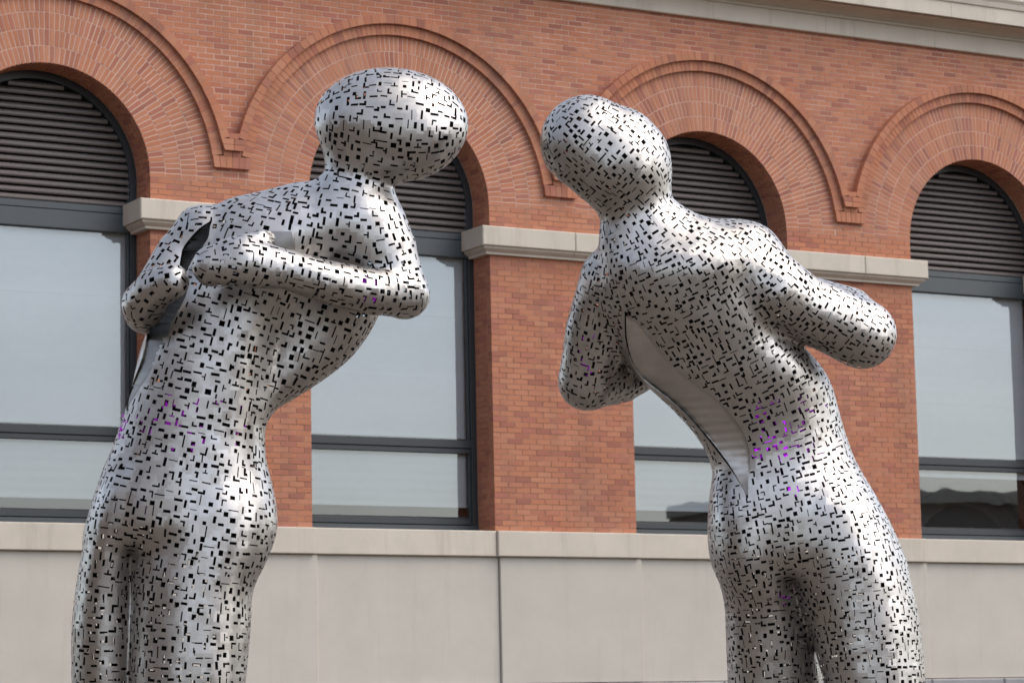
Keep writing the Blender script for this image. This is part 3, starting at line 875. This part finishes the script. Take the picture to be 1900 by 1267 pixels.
def mesh_from(name, Wv, faces, Wn, tone, mat, base):
    me = bpy.data.meshes.new(name); me.from_pydata((Wv-base).tolist(), [], faces)
    me.polygons.foreach_set('use_smooth', np.ones(len(me.polygons), bool))
    a = me.attributes.new('tone', 'FLOAT', 'FACE'); a.data.foreach_set('value', np.asarray(tone, np.float32))
    me.update()
    if Wn is not None: me.normals_split_custom_set(Wn.tolist())
    me.materials.append(mat); return me
def orient(faces, P, gn):
    """turn every face so that it looks along the outward normal"""
    out = []
    for f in faces:
        p0, p1, p2 = P[f[0]], P[f[1]], P[f[2]]
        c = np.zeros(3)
        for i in range(1, len(f)-1): c += np.cross(P[f[i]]-p0, P[f[i+1]]-p0)
        out.append(f if c@gn[f[0]] < 0 else f[::-1])   # figure space is left-handed
    return out

def ribbon(vol, ck, depth_l, depth_r, rows=140, cols=8, amp=0.45, follow=False):
    """plain sheet that lines a crack, with its two returns up to the skin"""
    v0, v1 = ck['v'][0], ck['v'][-1]; P = []; F = []
    last = [None, None]; prev = None
    for k in range(rows+1):
        v = v0 + (v1-v0)*k/rows
        l = float(np.interp(v, ck['v'], ck['l'])); r = float(np.interp(v, ck['v'], ck['r']))
        row = []
        ws = []
        for (u, sgn) in ((l, -1), (r, 1)):
            w = None
            for q in range(0, 40, 2):
                w = vol.front(u - sgn*q, v)
                if w is not None and w < ck['w1']: break
            ws.append(w if w is not None else 0)
        row.append((l, v, ws[0]+.5)); 
        for c in range(cols+1):
            t = c/cols; u = l + (r-l)*t
            w = ws[0]*(1-t) + ws[1]*t - (depth_l*(1-t) + depth_r*t) + amp*math.sin(v*.42 + t*2)*min(1, (r-l)/30)
            if follow:
                q = vol.front(u, v); w = (q if q is not None and q < ck['w1'] else w) + 1.2
            row.append((u, v, w))
        row.append((r, v, ws[1]+.5))
        b = len(P); P += row
        if k: F += [(b-len(row)+c, b-len(row)+c+1, b+c+1, b+c) for c in range(len(row)-1)]
    return np.array(P), F

def crack(pts_l, pts_r, w0, w1):
    vs_ = np.unique(np.array([p[1] for p in pts_l] + [p[1] for p in pts_r], float))
    pl = np.array(pts_l, float); pr = np.array(pts_r, float)
    vv = np.linspace(vs_[0], vs_[-1], 60)
    L = np.interp(vv, pl[:, 1], pl[:, 0]); R = np.interp(vv, pr[:, 1], pr[:, 0])
    k = np.ones(5)/5
    L = np.convolve(np.pad(L, 2, mode='edge'), k, 'valid'); R = np.convolve(np.pad(R, 2, mode='edge'), k, 'valid')
    return dict(v=vv, l=L, r=np.maximum(R, L+.2), w0=w0, w1=w1)

def sculpture(label, fn, core, lo, hi, bones, space, scale, cracks, bare, plates, lamps, seed, floor_d, lining):
    vol, vc, P, F, gn, pid, plate, PC, PG = make_figure(fn, core, lo, hi, bones, space, scale, cracks, bare, seed)
    tone = plate[pid]
    Wv = px2w(P); Wn = world_normals(P, gn)
    base = np.array([*Wv[Wv[:, 2] < Wv[:, 2].min()+.4].mean(0)[:2], Wv[:, 2].min()])
    print('BASE', label[:30], base)
    drop = base[2]                                  # stand it on the paving
    root = empty('figure_sculpture', (base[0], base[1], 0.0)); tag(root, label, 'sculpture')
    F = orient(F, P, gn)
    # every welded piece is a little flatter than the form and tilted by a hair
    cn = np.array([len(f) for f in F]); lv = np.concatenate([np.array(f) for f in F]); lp = np.repeat(pid, cn)
    PN = world_normals(PC, PG); tilt = np.random.default_rng(seed+9).normal(0, .030, PN.shape)
    Ln = .72*Wn[lv] + .28*PN[lp] + tilt[lp]
    bad = (Wn[lv]*PN[lp]).sum(1) < .7; Ln[bad] = Wn[lv][bad]
    Ln /= np.linalg.norm(Ln, axis=1, keepdims=True)
    link('perforated_skin', mesh_from('perforated_skin', Wv, F, Ln, tone, MAT_STEEL, base), None, root)
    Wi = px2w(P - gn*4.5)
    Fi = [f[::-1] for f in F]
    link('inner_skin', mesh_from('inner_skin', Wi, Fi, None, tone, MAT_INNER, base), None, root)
    # dark core added in the trunk to block light and view through the openings
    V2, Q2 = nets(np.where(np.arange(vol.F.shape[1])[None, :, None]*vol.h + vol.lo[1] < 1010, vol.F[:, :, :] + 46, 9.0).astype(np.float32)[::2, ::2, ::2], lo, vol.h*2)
    link('blocking_core', mesh_from('blocking_core', px2w(V2), [tuple(q) for q in Q2], None, np.zeros(len(Q2)), MAT_INNER, base), None, root)
    for ck in cracks:
        rp, rf = ribbon(vc, ck, *floor_d)
        wp = px2w(rp); me = mesh_from('crack_lining', wp, rf, None, np.zeros(len(rf)), lining, base)
        me.polygons.foreach_set('use_smooth', np.ones(len(rf), bool)); link('crack_lining', me, None, root)
    for (poly_l, poly_r) in plates:
        ck = crack(poly_l, poly_r, -300, 160); rp, rf = ribbon(vol, ck, 0.0, 0.0, 20, 10, 0.0, True)
        link('plain_patch', mesh_from('plain_patch', px2w(rp), rf, None, np.zeros(len(rf)), MAT_SHEET, base), None, root)
    rl = np.random.default_rng(seed+4); spots = []
    for (ua, ub, va, vb, n_, mat) in lamps:
        for q in range(n_):
            u, v_ = rl.uniform(ua, ub), rl.uniform(va, vb); w = vol.front(u, v_)
            if w is not None: spots.append(((u, v_, w-17), rl.uniform(5, 8), mat))
    for (c, r, mat) in spots:
        n, m_ = 5, 8; v = []; f = []
        for a in range(n+1):
            for b in range(m_):
                th, ph = math.pi*a/n, 2*math.pi*b/m_
                v.append((c[0]+r*math.sin(th)*math.cos(ph), c[1]+r*math.cos(th), c[2]+r*math.sin(th)*math.sin(ph)))
        f = [(a*m_+b, a*m_+(b+1) % m_, (a+1)*m_+(b+1) % m_, (a+1)*m_+b) for a in range(n) for b in range(m_)]
        link('led_lamp', mesh_from('led_lamp', px2w(np.array(v)), f, None, np.zeros(len(f)), mat, base), None, root)
    return root

c1 = [crack([(392, 408), (372, 420), (359, 433), (345, 450), (338, 461), (333, 490), (331, 500)], [(394, 408), (390, 418), (387, 440), (372, 462), (357, 480), (350, 496), (345, 500)], -200, 105),
      crack([(300, 520), (290, 552), (276, 607), (262, 668), (249, 702), (238, 732), (234, 752)], [(352, 520), (344, 550), (325, 585), (306, 638), (287, 676), (264, 710), (243, 744), (236, 752)], -200, 85)]
B1 = [((480, 420, 0), (405, 700, 20), 120), ((405, 700, 20), (345, 1000, 20), 140), ((640, 470, -60), (540, 730, -60), 100), ((690, 260, 0), (640, 400, 0), 55), ((590, 215, 0), (860, 240, 0), 100),
      ((365, 1000, 30), (350, 1960, 30), 100), ((200, 1000, 0), (215, 1960, -40), 70), ((690, 420, 0), (760, 548, 20), 55), ((755, 545, 40), (400, 492, 170), 42),
      ((375, 445, -10), (275, 560, 30), 48), ((268, 572, 40), (322, 520, 150), 40), ((400, 430, 0), (660, 415, 0), 66)]
sculpture('perforated steel figure seen from behind, leaning right, hands clasped behind it', fig1, fig1_core, (100, 95, -240), (892, 2130, 250), B1, 13.2, 1.08, c1,
          [(488, 554, 422, 468, -100, 150)], [([(494, 428), (497, 440), (506, 452), (524, 461)], [(545, 428), (547, 440), (548, 461)])],
          [(225, 470, 735, 830, 42, MAT_LED_DIM), (650, 730, 500, 560, 6, MAT_LED_DIM)], 3, (7, 6), MAT_SHEET)
c2 = [crack([(1159, 584), (1159, 620), (1162, 641), (1167, 663), (1179, 689), (1201, 711), (1239, 738), (1274, 768), (1301, 799), (1327, 830), (1354, 865), (1371, 891), (1386, 916)],
            [(1167, 584), (1191, 606), (1213, 636), (1239, 667), (1266, 694), (1301, 716), (1336, 742), (1362, 773), (1380, 799), (1391, 830), (1391, 865), (1388, 916)], -250, 300)]
B2 = [((1270, 470, 90), (1420, 760, 0), 140), ((1430, 760, 0), (1490, 1040, 0), 130), ((1160, 320, 130), (1240, 450, 110), 60), ((1050, 230, 140), (1170, 330, 130), 92), ((1620, 1050, 20), (1650, 1960, 0), 95),
      ((1420, 1080, -10), (1440, 1960, -30), 88), ((1370, 485, 112), (1600, 620, 54), 66), ((1130, 520, 80), (1088, 705, 0), 56), ((1092, 705, 0), (1230, 660, -130), 45), ((1600, 625, 20), (1500, 600, -150), 50)]
sculpture('perforated steel figure seen from the front, bowing left, long plain crescent crack down its chest', fig2, fig2, (970, 150, -250), (1745, 2130, 250), B2, 10.9, .89, c2,
          [], [], [(1398, 1470, 775, 850, 22, MAT_LED), (1400, 1530, 735, 850, 60, MAT_LED_DIM), (1455, 1480, 898, 914, 3, MAT_LED), (1075, 1130, 600, 705, 9, MAT_LED_DIM), (1430, 1470, 1085, 1120, 5, MAT_LED_DIM)], 5, (9, 28), MAT_PLATE)
